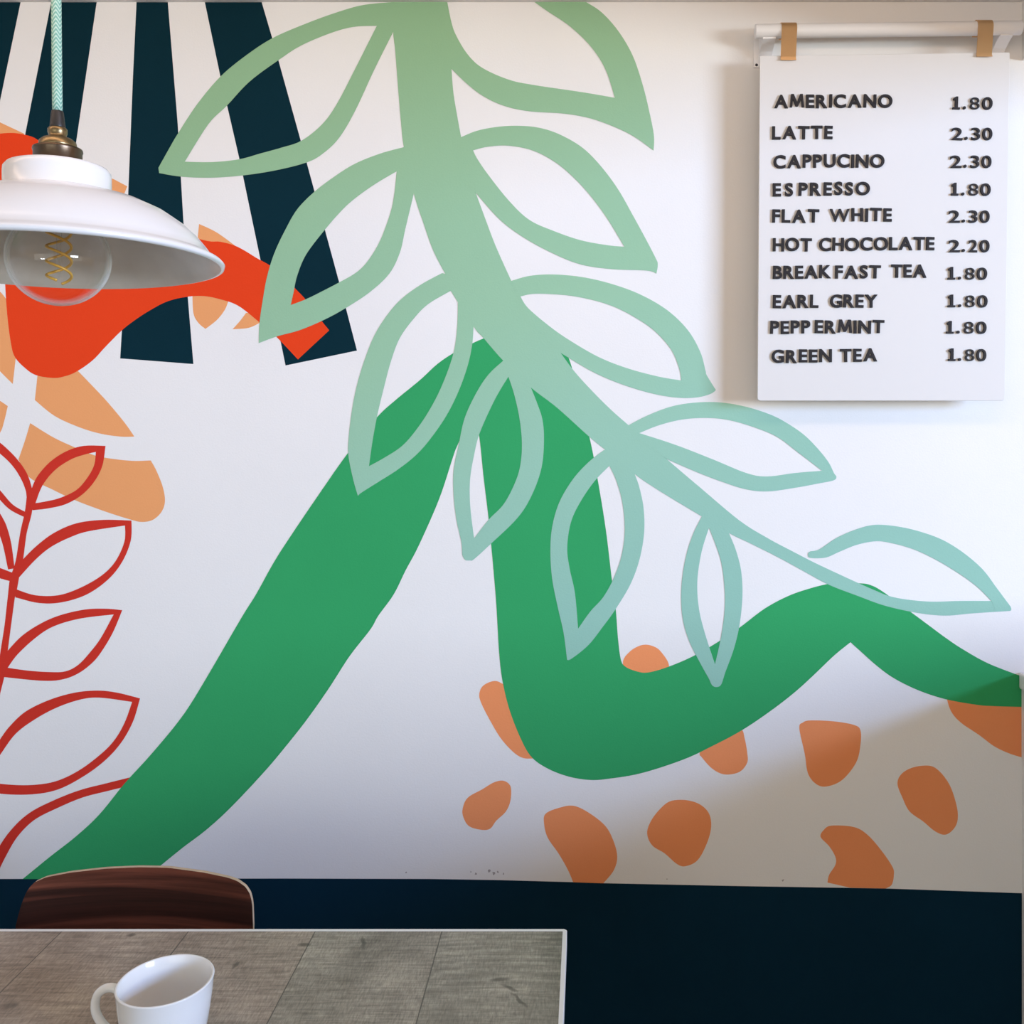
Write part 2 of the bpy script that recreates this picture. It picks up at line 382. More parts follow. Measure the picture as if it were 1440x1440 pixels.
flat('orange_figure', [P('-20,192 0,188 19,187 37,190 52,196 75,215 110,250 200,310c 284,337 310,340 334,347 363,364 379,373 402,390c 415.5,406 429.5,421 452,451 463,464.5c 419,505.5c 389,474 364,452.5 335,430 310,421 287,416.5 262,417.5 235,424 210,437 190,450 172,464 150,486 130,507 107,523 90,529.5 75,531.5 52,528 37,519 21,502 15,480 10,440 7,395c -20,330c -30,260c')], 2, M['orange'], mural)
for s in ('876,933 886,916 903,907 918,908.5 930,917 941,938 930,965 890,962',
          '674,976 679,964.6 692.5,958 704,960 722,975 745,1020 762,1060 745,1066.7 727.5,1062 705.6,1040 688,1011 676.5,988',
          '984,1058 987,1065 1001.7,1081 1019,1089 1039.6,1085.6 1050.7,1072.5 1050.7,1058 1047,1037.5 1042,1025 1020,1015 990,1030',
          '650.5,1138 657.5,1122 678,1110 695,1100 708.5,1098 718,1106 718,1125 711.5,1141 698,1154 689.6,1165 678,1167 660,1162 652,1150',
          '767.5,1144 786,1136 806,1133 826.7,1142 850,1160 861.7,1180 868,1204 863,1224 848.5,1242c 806,1240.6c 799,1224 786,1201 770,1177.5 765,1157',
          '910,1171.7 915.6,1154 929,1136.7 943,1126.5 964,1125 984,1131 997,1144 1000,1163 994,1186 981,1209.6 964,1218 952,1215 934.6,1200 917,1188.6',
          '1124,1024 1129,1016 1140,1013 1173,1014.4 1201,1019.4 1210,1027 1210,1047 1204,1072 1184.4,1096.7 1162,1106 1147,1102 1136,1087 1131.7,1060.5',
          '1262,1102 1268,1088 1284.4,1079 1306.7,1076.7 1320.5,1084 1334.4,1102 1343,1124.4 1347,1146.7 1343,1163 1330,1173.6 1315,1169 1298,1155 1279,1141 1269,1121.7',
          '1154,1177 1158,1167.5 1169,1161 1201,1163 1220.5,1174.4 1240,1196.7 1255,1219 1257,1230 1254,1244 1245.5,1249.3c 1195.5,1248.3c 1163.6,1241c 1166,1230 1174.7,1216 1174.7,1205 1166,1190',
          '1329.5,975c 1337,999.4 1351,1016 1376,1033 1398,1049.4 1418,1059 1436.5,1065c 1436.5,975c'):
    flat('orange_spot', [P(s)], 2, M['spot'], mural)
# red line plant
rp = flat('red_plant', [stroke('43,690,9 40,720,10 33,750,9 27,790,10 20,815,12 16,840,10 11,880,9 6,915,10 2,945,11 -3,970,9 -10,1000,9')], 3, M['red'], mural)
for loops in ([P('44.5,687.5c 52.5,670 70,650 92.5,635 117.5,627 148.5,627c 144,655 132.5,677.5 115,696 92.5,709 67.5,715 46,717.5c 41,705'),
               P('50,707.5c 60,682.5 77.5,661 100,646 120,639 135,635.5c 132.5,654 122.5,672.5 107.5,689 85,700 65,705')],
              [stroke('-15,619,11 0,630,12 19,648,11 33,668,11 41,690,9 43,712,10')], [stroke('-15,678,9 0,696,9 16,713,8 36,724,7')],
              [stroke('-8,722,14 2,740,14 10,765,12 16,800,9')], [stroke('-10,803,14 0,806,14 18,812,12')],
              [P('32,787c 50,769 75,750 107,736 145,731 185,732c 184,760 172,790 152,815 122,836 87,847 55,848 22,840c 15,815c'),
               P('27,812c 50,787 72,769 100,755 125,747 176,739c 175,762 162,790 142,810 112,827 82,837 50,837 24,829c')],
              [P('7.5,919c 30,895 57,877 85,865 120,857 150,856 172,858c 160,887 147,910 132,930 110,947 85,956 55,957 5,952c 2,940c'),
               P('11,939c 25,920 50,897 75,881 112,870 160,864c 142,897 127,917 110,935 92,944 70,945 40,943')],
              [P('-25,1080 0,1040 15,1020 37,1000 70,984 105,974 137,971 165,974 197,982c 187,1015 170,1045 147,1070 117,1092 82,1110 45,1117 0,1116 -28,1108'),
               P('-16,1085 0,1062 22,1032 50,1011 80,995 112,984 140,981 186,987c 175,1017 160,1042 140,1062 110,1084 77,1099 40,1104 0,1102 -15,1097')],
              [stroke('-12,1228,16 2,1200,15 20,1172,13 45,1148,12 80,1130,12 115,1116,11 150,1107,11 190,1097,11')]):
    flat('red_leaf', loops, 3.5+len(rp.children)*0.15, M['red'], rp)
# green figure
flat('green_figure', [P('32,1236c 70,1205 107,1176 140,1145 175,1102 207,1067 237,1032 255,1009 270,987 297,942 340,868 360,836 385,791 410,752 450,693 489,637.5 530,587 557,562 590,535 615,512 637,497 662,484 680,476 710,466 745,468 775,480 795,497c 804,516 829,615 841,677 852,745 860,811 866,857.5 869,897 873,927 879,937 894,943.6 911,945.6 940,937.5 976,922 1014,900 1042,881 1075,856 1107.5,838.5 1137,828 1165,821 1190,818.5 1207,820 1222,822 1240,831 1280,860 1307,880 1330,897 1354,913 1390,933 1436.5,951c 1436.5,994c 1400,993 1373,991 1329,983 1290,970 1257,953.6 1234,937 1212,917.5 1196,903c 1173,921.7 1145.5,948 1118,973 1084,999.4 1043,1027 1001.7,1049 961,1068 902.5,1087 856,1095 829.6,1096.7 800,1092 771,1081 748,1065 733,1040 717,999.6 707,959 702,918 698,850 693,790 687,728 680,669.6 674,614 667,585c 656,600 643,627 637,643 617.5,702 589,767 570.5,802 553.6,836 532,866 521,885 491.5,923 462.5,968 433,1010 404,1047 372,1085 325,1135 290,1167 257,1192 225,1218 203,1236.5c')], 5, M['green'], mural)
# pale vine: stem, then each leaf
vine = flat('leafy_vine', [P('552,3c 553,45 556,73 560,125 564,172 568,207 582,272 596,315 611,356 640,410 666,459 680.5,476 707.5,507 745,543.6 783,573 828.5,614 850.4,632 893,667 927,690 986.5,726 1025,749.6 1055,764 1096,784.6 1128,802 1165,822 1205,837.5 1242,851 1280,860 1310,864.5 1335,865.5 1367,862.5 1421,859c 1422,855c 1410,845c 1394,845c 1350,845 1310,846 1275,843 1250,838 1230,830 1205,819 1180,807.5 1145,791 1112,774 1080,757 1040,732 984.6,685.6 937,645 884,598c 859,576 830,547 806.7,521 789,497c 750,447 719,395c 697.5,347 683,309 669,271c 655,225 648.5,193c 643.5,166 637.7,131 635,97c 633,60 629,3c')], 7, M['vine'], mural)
LEAVES = [
 ('555,3c 512,7 474,17.5 430,33.5 383,54 345,79 310,108 278,146 251,187 237.5,210 223,236c 224,243.5c 255,248.5 296,250 340,247 386,240 430,229 453,217 477,194 500,155 526,99 553,45c 575,30c',
  '530,36.5c 497,38 465,46.7 424,64 392,84.6 351,115 319,149 293,175 260,227.5c 299,228 337,224 366,216 395,208 424,198 453,175 474,146 500,96'),
 ('568,207c 535,216 500,230 471,248 442,270 418,294.6 401,324 386,356 376,388 370,420 365,455 364,482.5c 390,473 422.5,464 457.5,449 487.5,432.5 520,411 547.5,385 562.5,355 570,322.5 582,272c 600,240c',
  '558,241c 526,260 497,281 477,300 453,328 430,359 418,388 413,411 409,429c 430,421 452.5,410 477.5,397 500,384 515,370 530,347.5 541,323 552.5,286'),
 ('622,384c 592.5,400 565,420 545,442.5 527.5,470 515,500 502.5,540 495,577.5 490.5,615 490,640 497,675 503.5,697.5c 508,693 532.5,677.5 560,660 585,640 605,617.5 627.5,585 645,550 657.5,515 664,485 666,459c 690,430c 660,395c',
  '634,409c 602.5,427.5 582.5,447.5 562.5,475 550,507.5 540,545 531,582.5 524,620 519,655.5c 540,644 565,627.5 585,605 605,575 622.5,540 637.5,497.5 643,460 644,425c'),
 ('708,507c 687,526.7 669.6,553 653.5,588 645,626 638,661 638,696 642,731 649,763 650,780c 654,787 661,788 667,786 690,765 728,728 748,696 761.5,658 765,620 763,591 755.6,567.5 746,543.6c 740,510c 722,500c',
  '715,529.6c 696,561.7 675,608 666.7,640 661,675 661.4,713 666.7,757c 687,731 707.5,710 722,684 731,658 734,626 731,591 723.5,556'),
 ('849,633c 827.5,650 805.6,674 786.7,706 776.5,741 774,776 776.5,814 784,852 792.5,889.6 797.5,928c 804,926 827.5,907 848,881 865,857.5 886,822.5 899,787.5 905.7,749.6 905,714.6 899,685 892.5,666.5c 880,630c',
  '857,655c 836,676.7 816,706 802.7,735 797.7,770 801,799 808.5,834 813,884c 830,860 848,840 862.5,814 874,781.7 878.5,746.7 875.6,708.7 867,676.7'),
 ('987,726c 973,755 963,790 958,831 960,869 969,901 985,933 996.7,954 1001,963 1007,966 1014,962.5 1020,945 1031.7,913 1040,878 1044,837 1042,802 1034.6,773 1025,749.6c 1010,725c',
  '997,742c 986.5,776 980.6,816.7 982.7,854.6 991,889.6 1005.4,934c 1014,895 1019,857.5 1018.5,822.5 1012.7,784.6'),
 ('635,97c 656.7,118 680,135.6 709,149 744,156.6 793.7,160 831.7,167 869.6,181 896,195 919,212c 919.7,192.5 915,166 904.6,122.5 890,79 869.6,44 846,17.5 824,3c 751.5,3c 770,16 802.5,38 832,67 852,99 864.6,137.7c 820,130 750,119.6 715,112 678.5,95.7 658,77 642,51 635,32 629,3c 600,3c 612,60c', None),
 ('648.5,193c 671,184 700,178.5 729.6,177 759,180 788,189.6 820,208.5 846,235 869.6,267 890,303 907.5,335 922,363 925,372 923,385c 910,380.6 861,378.6 817,372 779,357 738,335 703,309 669,271c 640,240c',
  '665.4,211.5c 686,206.5 715,205 750,212 782,229 808,251 831.7,277 855,309 878,347c 855,345 817,338 779,325 744,309 715,281.5 686,245 671,223'),
 ('719,395c 745,388 777.5,386 818,389.6 859,399 900,414 938,436 967,464 984.6,494.6 992,521 994,528 1006.7,548.5c 999,554 979,559 949.6,559 911.7,552 868,538 830,521 789,496.6c 740,450c',
  '732,417c 748,413.5 771.7,413.5 809.6,417 853,427.5 888,443.5 920,465 944,492 955,518 958,535c 926,529.6 882.5,518 841.7,502 801,478.5 771.7,458 742.5,433'),
 ('884,598c 909,585 944,571.7 979,566 1014,566 1049,572 1082,582.5 1105,594 1130,611 1150,631 1165,650 1172.5,665 1176,670.5 1172,675.5 1150,680 1117.5,686 1079,691 1049,688 1017,678 979,663.5 937.7,645.5c 900,620c',
  '899,609c 926.7,598 959,590 993.7,587.7 1026,591 1061,601 1093,614.5 1122,636 1156,662c 1119,665 1078,670 1049,665 1002.5,646 950,625.6'),
 ('1136,780 1139,775.5 1152,772.5 1177,756 1205,744 1230,738 1260,740 1292,747 1325,759 1355,777.5 1382,801 1402,827.5 1421,853c 1422,858c 1400,860c 1394,845c 1375,826 1350,807.5 1317,787.5 1285,772.5 1255,764 1232,761 1205,766 1180,776 1161,784 1140,784.5', None)]
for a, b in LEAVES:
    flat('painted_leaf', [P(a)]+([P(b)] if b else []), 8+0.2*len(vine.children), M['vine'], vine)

# ------------------------------------------------------------------ rail and menu board
def at(px, py, Y): return Vector(((px-VX)*Y/F, Y, CAMZ-(py-VY)*Y/F))
DY = 1.948; DR = 19.6*DY/F/2
a, b = at(1061.5, 44.2, DY), at(1436, 39.2, DY)
rail = thing('wall_rail', 'white round hanging rail on two small wall brackets', 'rail', (a+b)/2)
d = (b-a).normalized()
prof = [(0, 0), (0.0012, 0)]
pts = [a, a+d*0.0006, a+d*0.002, b-d*0.002, b-d*0.0006, b]
tube('dowel', pts, [DR-0.002, DR-0.0006, DR, DR, DR-0.0006, DR-0.002], M['white_metal'], rail, seg=40, up=Vector((0, 0, 1)))
for c0 in (a+d*0.016, b-d*0.044):
    bm = bmesh.new()
    X0, X1 = c0.x, c0.x+0.026
    sec = [(DY-0.004, c0.z-DR*0.6), (DY-0.004, c0.z-DR*1.15), (DY+0.012, c0.z-DR*1.5), (DY+0.030, c0.z-DR*2.1), (DY+0.040, c0.z-DR*2.7), (WALL-0.0035, c0.z-DR*3.4),
           (WALL-0.0035, c0.z+DR*0.2), (DY+0.015, c0.z-DR*0.2)]
    n = len(sec)
    vs = [bm.verts.new((X0, *q)) for q in sec]+[bm.verts.new((X1, *q)) for q in sec]
    bm.faces.new(vs[:n]); bm.faces.new(vs[n:][::-1])
    for i in range(n): bm.faces.new((vs[i], vs[(i+1) % n], vs[n+(i+1) % n], vs[n+i]))
    box_bm(bm, X0-0.010, X1+0.003, WALL-0.004, WALL, c0.z-DR*4.0, c0.z+DR*0.3, 0.001)
    bmesh.ops.recalc_face_normals(bm, faces=bm.faces)
    br = from_bm('bracket', bm, M['white_metal'], rail)
    o = lathe('screw', [(0, 0.0016), (0.0022, 0.0014), (0.003, 0.0002), (0.003, 0)], M['steel'], br, 16)
    for v in o.data.vertices: v.co = (X0-0.004+v.co.x, WALL-0.004-v.co.z, c0.z-DR*3.6+v.co.y)

BY = 1.934                                        # front of the board
mb = thing('menu_board', 'white hanging menu board of coffee and tea prices in black letters', 'menu board', at(1240, 563, BY))
q = [at(1068.5, 78.5, BY), at(1420, 73.5, BY), at(1413, 563.5, BY), at(1065, 563.5, BY)]
outl = []
for i in range(4):
    p, pv, nx = q[i], q[i-1], q[(i+1) % 4]; r = 0.007 if i > 1 else 0.002
    e0, e1 = p+(pv-p).normalized()*r, p+(nx-p).normalized()*r
    for k in range(7):
        t = k/6; outl.append(e0*(1-t)**2+p*2*t*(1-t)+e1*t*t)
bm = bmesh.new(); f = bm.faces.new([bm.verts.new(p) for p in outl])
ex = bmesh.ops.extrude_face_region(bm, geom=[f]); bmesh.ops.translate(bm, verts=[v for v in ex['geom'] if isinstance(v, bmesh.types.BMVert)], vec=(0, 0.005, 0))
bmesh.ops.recalc_face_normals(bm, faces=bm.faces)
bmesh.ops.bevel(bm, geom=[e for e in bm.edges if abs(e.verts[0].co.y-e.verts[1].co.y) < 1e-6 and len(e.link_faces) == 2 and abs(e.calc_face_angle(0)) > 1], offset=0.0008, segments=1, affect='EDGES')
board = from_bm('board', bm, M['board'], mb)
for (xt, xb, yt, yb) in ((1110, 1108.5, 34, 84), (1386, 1384, 29.5, 79)):
    # sprung strap: over the rail, down its front to a lip that grips the board
    tpt, bpt = at(xt, (yt+yb)/2, BY), at(xb, yb, BY-0.004)
    t_ = (tpt.x-a.x)/(b.x-a.x); cz = a.z+(b.z-a.z)*t_
    R_ = DR+0.0012; path = [(DY+R_, cz-0.012)]
    path += [(DY+R_*math.cos(h), cz+R_*math.sin(h)) for h in [i*PI/12 for i in range(13)]]
    path += [(BY-0.004, bpt.z+0.006), (BY-0.004, bpt.z+0.001), (BY-0.0055, bpt.z-0.0005), (BY-0.0075, bpt.z-0.0005)]
    W_ = 21.5*BY/F/2; vs = []; fs = []; n = len(path)
    for i, (y_, z_) in enumerate(path):
        xx = tpt.x if i < 14 else bpt.x
        i0, i1 = path[max(i-1, 0)], path[min(i+1, n-1)]; ty, tz = i1[0]-i0[0], i1[1]-i0[1]; L_ = math.hypot(ty, tz)
        ny, nz = -tz/L_*0.0009, ty/L_*0.0009
        vs += [(xx-W_, y_+ny, z_+nz), (xx+W_, y_+ny, z_+nz), (xx+W_, y_-ny, z_-nz), (xx-W_, y_-ny, z_-nz)]
    for i in range(n-1):
        for k in range(4): fs.append((i*4+k, i*4+(k+1) % 4, i*4+4+(k+1) % 4, i*4+4+k))
    fs += [(0, 1, 2, 3), (n*4-4, n*4-3, n*4-2, n*4-1)]
    o = pyd('clip', vs, fs, M['gold'], mb); o['label'] = 'gold metal clip'
# lettering
GL = {}
def glyph(ch):
    if ch in '1M' and ch not in GL:
        C_ = CAP; pl = [(0, 0), (.17, 0), (.22, .60), (.45, .06), (.61, .06), (.84, .60), (.89, 0), (1.06, 0), (.96, 1), (.77, 1), (.53, .38), (.29, 1), (.10, 1)] if ch == 'M' else [(0, 0), (.56, 0), (.56, .15), (.40, .15), (.40, 1), (.24, 1), (.02, .84), (.07, .69), (.18, .76), (.18, .15), (0, .15)]
        bm = bmesh.new(); f = bm.faces.new([bm.verts.new((x*C_, y*C_, -0.092)) for x, y in pl])
        ex = bmesh.ops.extrude_face_region(bm, geom=[f]); bmesh.ops.translate(bm, verts=[v for v in ex['geom'] if isinstance(v, bmesh.types.BMVert)], vec=(0, 0, 0.184))
        bmesh.ops.recalc_face_normals(bm, faces=bm.faces); me = bpy.data.meshes.new('g'); bm.to_mesh(me); bm.free()
        GL[ch] = (me, 0, pl[7][0]*C_ if ch == 'M' else .56*C_, 0, C_)
    if ch not in GL:
        cu = bpy.data.curves.new('g', 'FONT'); cu.body = ch; cu.size = 1; cu.extrude = 0.08; cu.offset = 0.012 if ch in 'MW' else -0.004 if ch in '8' else 0.002 if ch in '0239' else 0.017; cu.resolution_u = 5
        cu.bevel_depth = 0.0 if ch in 'MW8' else 0.010; cu.bevel_resolution = 0
        o = bpy.data.objects.new('tmp', cu); COL.objects.link(o); dg = bpy.context.evaluated_depsgraph_get()
        me = bpy.data.meshes.new_from_object(o.evaluated_get(dg)); bpy.data.objects.remove(o); bpy.data.curves.remove(cu)
        xs = [v.co.x for v in me.vertices]; ys = [v.co.y for v in me.vertices]
        GL[ch] = (me, min(xs), max(xs), min(ys), max(ys))
    return GL[ch]
CAP = glyph('E')[4]-glyph('E')[3]
def letter(name, ch, x0, x1, base, h, rot=0.0):
    """one cut-out character filling x0..x1 (survey units) on its baseline"""
    me, a0, a1, b0, b1 = glyph(ch); k = h/CAP; kx = (x1-x0)/(a1-a0)
    if ch == '.': kx = k
    if ch == '1': kx = k*1.02
    nm = me.copy(); nm.name = name; nm.materials.clear(); nm.materials.append(M['letter'])
    cx_, cb = (x0+x1)/2, base
    zf = 0.0021/0.092
    for v in nm.vertices:
        X = (v.co.x-(a0+a1)/2)*kx; Yv = (v.co.y-(0 if ch not in '.' else b0))*k
        Xr = X*math.cos(rot)+Yv*math.sin(rot); Yr = -X*math.sin(rot)+Yv*math.cos(rot)
        p = at(cx_+Xr, cb-Yr, BY)
        v.co = (p.x, BY-0.0021-v.co.z*zf, p.z)
    return link(name, nm, board)
def word(txt, x0, x1, b0, b1, h):
    ws = []
    for ch in txt:
        me, a0, a1, _, _ = glyph(ch); ws.append((a1-a0)*h/CAP*1.02)
    gap = (x1-x0-sum(ws))/max(1, len(txt)-1)
    lo = h*0.10
    if gap < lo:
        s = (x1-x0-lo*(len(txt)-1))/sum(ws); ws = [w_*s for w_ in ws]; gap = lo
    x = x0
    for ch, w_ in zip(txt, ws):
        t = ((x+w_/2)-x0)/(x1-x0); letter('letter', ch, x, x+w_, b0+(b1-b0)*t+random.uniform(-.5, .5), h, math.radians(random.uniform(-0.5, 2.0)))
        x += w_+gap
def ln(txt, x0, x1, b0, b1, oy=0, h=18.4): word(txt, 1020+x0/3.4286, 1020+x1/3.4286, oy+b0/3.4286, oy+b1/3.4286, h)
ln('AMERICANO', 235, 803, 521, 517)
ln('LATTE', 225, 515, 673, 668)
ln('CAPPUCINO', 230, 765, 810, 805)
ln('ES', 228, 325, 947, 946); ln('PRESSO', 352, 695, 943, 938)
ln('FLAT', 225, 450, 113, 111, 280); ln('WHITE', 503, 800, 108, 105, 280)
ln('HOT', 228, 415, 251, 249, 280); ln('CHOCOLATE', 450, 1005, 249, 244, 280)
ln('BREAK', 228, 508, 384, 381, 280); ln('FAST', 528, 747, 383, 380, 280); ln('TEA', 798, 967, 379, 376, 280)
ln('EARL', 228, 447, 524, 522, 280); ln('GREY', 503, 732, 522, 520, 280)
ln('PEPP', 215, 408, 648, 647, 280); ln('ERMINT', 430, 763, 646, 645, 280)
ln('GREEN', 222, 512, 788, 785, 280); ln('TEA', 552, 730, 783, 782, 280)
def price(txt, x0, x1, base, oy=0, h=17.8):
    if txt[0] == '1': lay = [(0, .19), (.27, .33), (.44, .68), (.74, 1.0)]
    else: lay = [(0, .27), (.33, .39), (.49, .70), (.76, 1.0)]
    X0, X1 = 1020+x0/3.4286, 1020+x1/3.4286
    for ch, (l0, l1) in zip(txt, lay):
        letter('price_point' if ch == '.' else 'price_digit', ch, X0+(X1-X0)*l0, X0+(X1-X0)*l1, oy+base/3.4286, h, math.radians(random.uniform(0, 3)))
for t_, x0, x1, bs, oy in (('1.80', 1092, 1284, 529, 0), ('2.30', 1087, 1284, 676, 0), ('2.30', 1082, 1280, 810, 0), ('1.80', 1085, 1276, 944, 0),
                           ('2.30', 1075, 1270, 114, 280), ('2.20', 1075, 1270, 256, 280), ('1.80', 1070, 1258, 389, 280), ('1.80', 1070, 1260, 522, 280),
                           ('1.80', 1062, 1255, 649, 280), ('1.80', 1072, 1255, 781, 280)):
    price(t_, x0, x1, bs, oy)

# ------------------------------------------------------------------ pendant lamp
LY = 1.18; LK = LY/F                               # metres per survey unit at the lamp
rim = at(83, 368, LY)
lamp = thing('pendant_lamp', 'white enamel pendant lamp with mint braided cord, brass fitting and clear globe bulb', 'lamp', rim, world=False)
up = Vector((-0.030, 0.035, 1)).normalized()
lamp.rotation_euler = Vector((0, 0, 1)).rotation_difference(up).to_euler()
def pr(*pts): return [(r*LK, (363-y)*LK) for r, y in pts]
th = 0.0018
outer = pr((30, 228), (58, 228.5), (64, 230.5), (67.5, 235), (68, 241), (68, 264), (70, 266.5), (84, 269), (116, 279), (144, 292.5), (167, 309), (184, 325.5), (196, 341), (201, 349), (207, 353), (215, 357.5), (218.5, 361.5), (217.5, 365.5), (213, 366.5))
lathe('lamp_shade', outer, M['enamel'], lamp, 128)
inner = pr((213, 366.5), (207, 362.5), (200, 355), (194.5, 346), (181.5, 330), (165, 313.5), (142, 297), (115, 283.5), (84, 273.5), (68, 271), (65.5, 266), (65.5, 240), (30, 232))
inn = lathe('shade_lining', inner, M['enamel_in'], lamp, 128); inn['label'] = 'grey inside of the shade'
lathe('collar', pr((0, 200), (26, 201), (31.5, 203), (32, 206), (31, 208), (31, 232), (0, 233)), M['bronze'], lamp, 64)
lathe('socket_cap', pr((0, 173), (11, 173), (12.5, 175), (12.5, 180), (11, 184), (13, 187), (19, 189), (23.5, 193), (24.5, 199), (24.5, 203), (0, 203)), M['brass'], lamp, 64)
lathe('cord_grip', pr((0, 149), (7.4, 149), (8, 151), (10, 171), (10, 174), (0, 174)), M['black'], lamp, 40)
zt = (ZC-rim.z)/up.z
cord_r = 6.6*LK
lathe('cord', [(0, (363-152)*LK), (cord_r, (363-152)*LK)]+[(cord_r, (363-152)*LK+(zt-0.012-(363-152)*LK)*i/30) for i in range(1, 31)], M['cord'], lamp, 32)
lathe('ceiling_rose', [(0, zt-0.03), (0.03, zt-0.03), (0.05, zt-0.02), (0.05, zt-0.003), (0, zt-0.003)], M['white_metal'], lamp, 48)
# bulb
R_ = 67*LK; cz = (363-358)*LK
bp_ = [(R_*math.sin(h), cz-R_*math.cos(h)) for h in [i*PI/40 for i in range(0, 34)]]
zc_ = bp_[-1][1]; rc = bp_[-1][0]
bp_ += [(rc*0.72, zc_+0.010), (0.019, zc_+0.022), (0.0165, zc_+0.035)]
bulb = lathe('light_bulb', bp_, M['bulb'], lamp, 96)
lathe('bulb_holder', [(0, 0.128), (0.022, 0.128), (0.022, zc_+0.045), (0.0165, zc_+0.034), (0, zc_+0.034)], M['bronze'], lamp, 40)
ztop, zbot = (363-318)*LK, (363-392)*LK
for ph0 in (0, PI):
    pth = [(15.5*LK*math.cos(ph0+u_*1.8*2*PI), 15.5*LK*math.sin(ph0+u_*1.8*2*PI), ztop+(zbot-ztop)*u_) for u_ in [i/90 for i in range(91)]]
    tube('filament', pth, 0.0017, M['filament'], bulb, seg=8, up=Vector((0, 0, 1)))
tube('filament_stem', [(0, 0, zc_+0.034), (0, 0, 0.02), (0, 0, zbot+0.006)], [0.006, 0.0025, 0.0012], M['bulb'], bulb, seg=12)

# ------------------------------------------------------------------ table
TZ = 0.75; YB = F*(CAMZ-TZ)/(1306-VY); XT = (797.5-VX)*YB/F; XL = XT-1.24; YF = YB-0.76
tb = thing('cafe_table', 'cafe table with grey rough-sawn wood boards and a thin white edge', 'table', ((XT+XL)/2, (YB+YF)/2, 0))
LP = 0.0065
box('tabletop', XL+LP, XT-LP, YF+LP, YB-LP, TZ-0.024, TZ-0.0004, M['oak'], tb)
def rr(x0, x1, y0, y1, r, n=6):
    o = []
    for cx_, cy_, a0 in ((x1-r, y1-r, 0), (x0+r, y1-r, PI/2), (x0+r, y0+r, PI), (x1-r, y0+r, 3*PI/2)):
        o += [(cx_+r*math.cos(a0+k*PI/2/n), cy_+r*math.sin(a0+k*PI/2/n)) for k in range(n+1)]
    return o
ou, inr = rr(XL, XT, YF, YB, 0.006), rr(XL+LP, XT-LP, YF+LP, YB-LP, 0.0006); n = len(ou)
vs = [(x, y, TZ-0.0008) for x, y in ou]+[(x, y, TZ) for x, y in rr(XL+.0008, XT-.0008, YF+.0008, YB-.0008, 0.0055)]+[(x, y, TZ) for x, y in inr]+[(x, y, TZ-0.024) for x, y in inr]+[(x, y, TZ-0.024) for x, y in ou]
fs = [(k*n+i, k*n+(i+1) % n, ((k+1) % 5)*n+(i+1) % n, ((k+1) % 5)*n+i) for k in range(5) for i in range(n)]
o = pyd('edge_band', vs, fs, M['lip'], tb); o['label'] = 'thin white edge band'
for (x, y) in ((XL+.09, YF+.09), (XT-.09, YF+.09), (XL+.09, YB-.09), (XT-.09, YB-.09)):
    bm = bmesh.new(); box_bm(bm, x-.02, x+.02, y-.02, y+.02, 0, TZ-.024, .003); from_bm('leg', bm, M['steel'], tb)
bm = bmesh.new()
for y in (YF+.09, YB-.09): box_bm(bm, XL+.11, XT-.11, y-.012, y+.012, TZ-.074, TZ-.024)
for x in (XL+.09, XT-.09): box_bm(bm, x-.012, x+.012, YF+.11, YB-.11, TZ-.074, TZ-.024)
from_bm('apron', bm, M['steel'], tb)

# ------------------------------------------------------------------ chair behind the table
CY = 1.535
cc = at(190.5, 1219, CY); HW = 166.5*CY/F
ch = thing('dining_chair', 'dark rosewood plywood chair pushed in behind the cafe table', 'chair', (cc.x, CY-0.15, 0))
tops = [(-1.0, 81), (-0.98, 66), (-0.958, 52), (-0.92, 35), (-0.88, 25.5), (-0.844, 20.5), (-0.754, 14), (-0.55, 7.5), (-0.25, 2), (0.03, 0), (0.28, 0.8), (0.58, 7.5), (0.78, 14.5), (0.86, 19), (0.93, 27), (0.97, 37), (0.99, 50), (1.0, 81)]
def top(u):
    for (a0, b0), (a1, b1) in zip(tops, tops[1:]):
        if u <= a1: return b0+(b1-b0)*(u-a0)/(a1-a0)
    return tops[-1][1]
NC, NR = 72, 20; zb = cc.z-0.30; TH = 0.0065
def bk(u, v, off):
    yl = CY-0.030*u*u                                          # dished across, raked back to the top
    zt_ = CAMZ-(1219.5+top(u)-VY)*yl/F
    z = zb+(zt_-zb)*v
    return ((190.5+166.5*u-VX)*yl/F, yl+0.05*(z-cc.z)+off, z)
vs, fs, mi = [], [], []
us = [math.sin(PI/2*(-1+2*i/NC)) for i in range(NC+1)]
idf = lambda s, i, j: s*(NC+1)*(NR+1)+i*(NR+1)+j
for s_ in (0, 1):
    for u_ in us:
        for j in range(NR+1): vs.append(bk(u_, j/NR, s_*TH))
for s_ in (0, 1):
    for i in range(NC):
        for j in range(NR): fs.append((idf(s_, i, j), idf(s_, i+1, j), idf(s_, i+1, j+1), idf(s_, i, j+1))); mi.append(0)
ring = [(i, 0) for i in range(NC)]+[(NC, j) for j in range(NR)]+[(i, NR) for i in range(NC, 0, -1)]+[(0, j) for j in range(NR, 0, -1)]
for k in range(len(ring)):
    p_, q_ = ring[k], ring[(k+1) % len(ring)]; fs.append((idf(0, *p_), idf(0, *q_), idf(1, *q_), idf(1, *p_))); mi.append(1)
base_n = len(vs)                                   # the rim has its own corners so that its edge stays crisp
for k in range(len(fs)):
    if mi[k]:
        fs[k] = tuple(base_n+q_ for q_ in fs[k])
vs = vs+vs
o = pyd('backrest', vs, fs, M['rosewood'], ch); o.data.materials.append(M['ply'])
for p_, k in zip(o.data.polygons, mi): p_.material_index = k; p_.use_smooth = True
bm = bmesh.new(); bm.from_mesh(o.data); bmesh.ops.delete(bm, geom=[v for v in bm.verts if not v.link_faces], context='VERTS'); bm.to_mesh(o.data); bm.free()
ST = 0.45
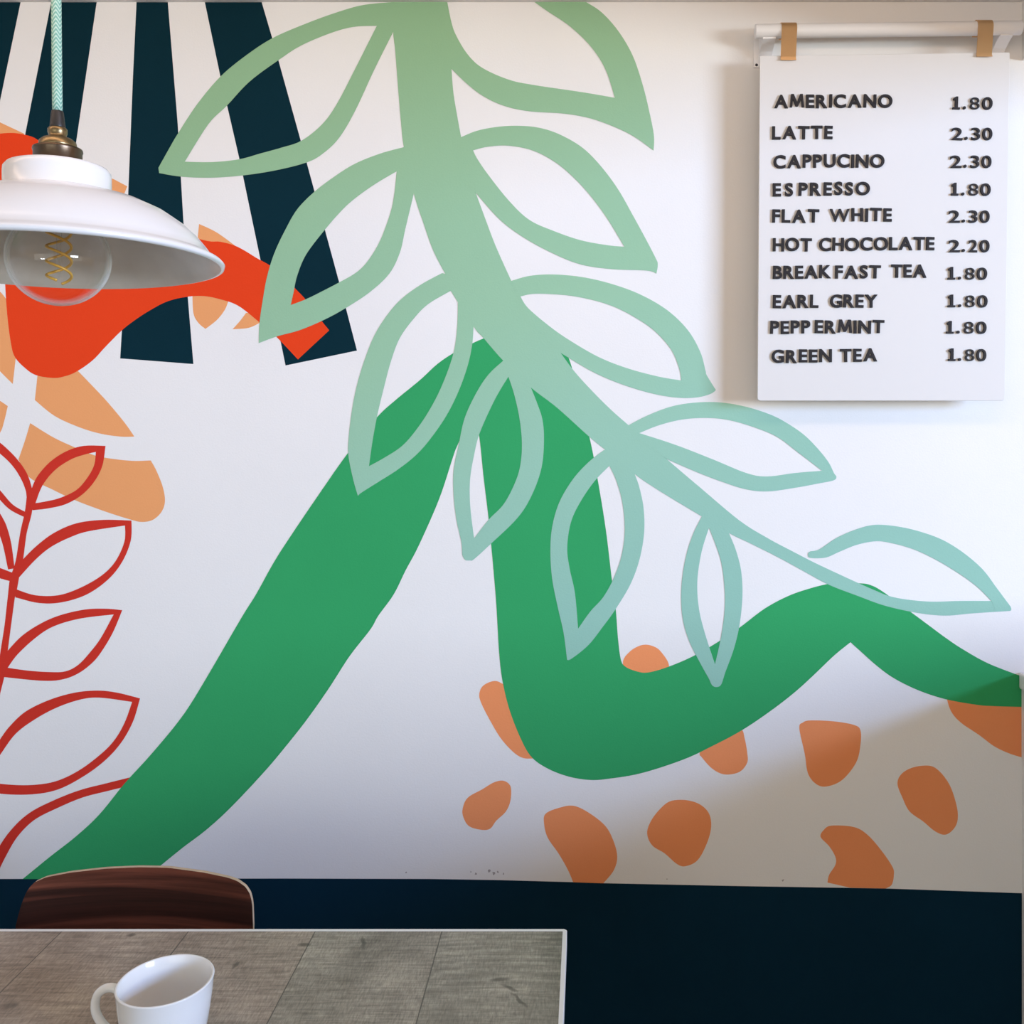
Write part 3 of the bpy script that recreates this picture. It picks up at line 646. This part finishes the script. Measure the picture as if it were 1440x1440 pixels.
bm = bmesh.new(); box_bm(bm, cc.x-.19, cc.x+.19, CY-.44, CY-.035, ST-.012, ST, .005)
o = from_bm('seat', bm, M['rosewood'], ch)
for sx in (-1, 1):
    tube('leg', [(cc.x+sx*.15, CY-.38, ST-.012), (cc.x+sx*.185, CY-.42, 0)], [.011, .009], M['steel'], ch)
    tube('leg', [(cc.x+sx*.15, CY-.08, ST-.012), (cc.x+sx*.185, CY+.02, 0)], [.011, .009], M['steel'], ch)
    tube('back_support', [(cc.x+sx*.10, CY-.10, ST-.018), (cc.x+sx*.10, CY-.03, ST-.018), (cc.x+sx*.10, CY-.012, ST+.02), (cc.x+sx*.10, CY+.002, zb+.04), (cc.x+sx*.10, CY+.010, zb+.15)], .008, M['steel'], ch)

# ------------------------------------------------------------------ cup
RZ = TZ+0.085; CYC = F*(CAMZ-RZ)/(1377.5-VY); c0 = at(232.5, 1377.5, CYC); CR = 64.6*CYC/F
cup = thing('coffee_cup', 'empty white china cup with a loop handle standing on the grey wooden table', 'cup', (c0.x, CYC, TZ), world=False)
H = 0.085; tk = 0.0032
prof = [(0, 0.002), (CR*.55, 0.002), (CR*.58, 0), (CR*.64, 0), (CR*.70, 0.003), (CR*.79, 0.012), (CR*.86, 0.026), (CR*.915, 0.045), (CR*.965, 0.066), (CR-.0004, H-.002), (CR, H-.0008), (CR-.0008, H),
        (CR-tk+.0008, H), (CR-tk, H-.001), (CR*.965-tk, 0.066), (CR*.915-tk, 0.045), (CR*.86-tk, 0.027), (CR*.78-tk, 0.014), (CR*.66-tk, 0.0065), (CR*.4, 0.0055), (0, 0.0055)]
body = lathe('cup_body', prof, M['china'], cup, 96)
ha = math.radians(180)
hp = [(CR*.965, 0.070), (CR+.006, 0.0745), (CR+.016, 0.0745), (CR+.0255, 0.068), (CR+.0295, 0.056), (CR+.0280, 0.043), (CR+.0200, 0.030), (CR+.008, 0.020), (CR*.80, 0.0135)]
hpts = []
for i in range(len(hp)-1):
    qd = [hp[max(i-1, 0)], hp[i], hp[i+1], hp[min(i+2, len(hp)-1)]]; hpts += cr(*qd, 5)
hpts.append(hp[-1])
dirv = Vector((math.cos(ha), math.sin(ha), 0)); side = Vector((-dirv.y, dirv.x, 0))
path = [tuple(dirv*r+Vector((0, 0, z))) for r, z in hpts]
tube('handle', path, 0.0052, M['china'], cup, seg=20, up=dirv.cross(Vector((0, 0, 1))), flat=1.0)

for o in bpy.data.objects:
    if '_w' in o: del o['_w']
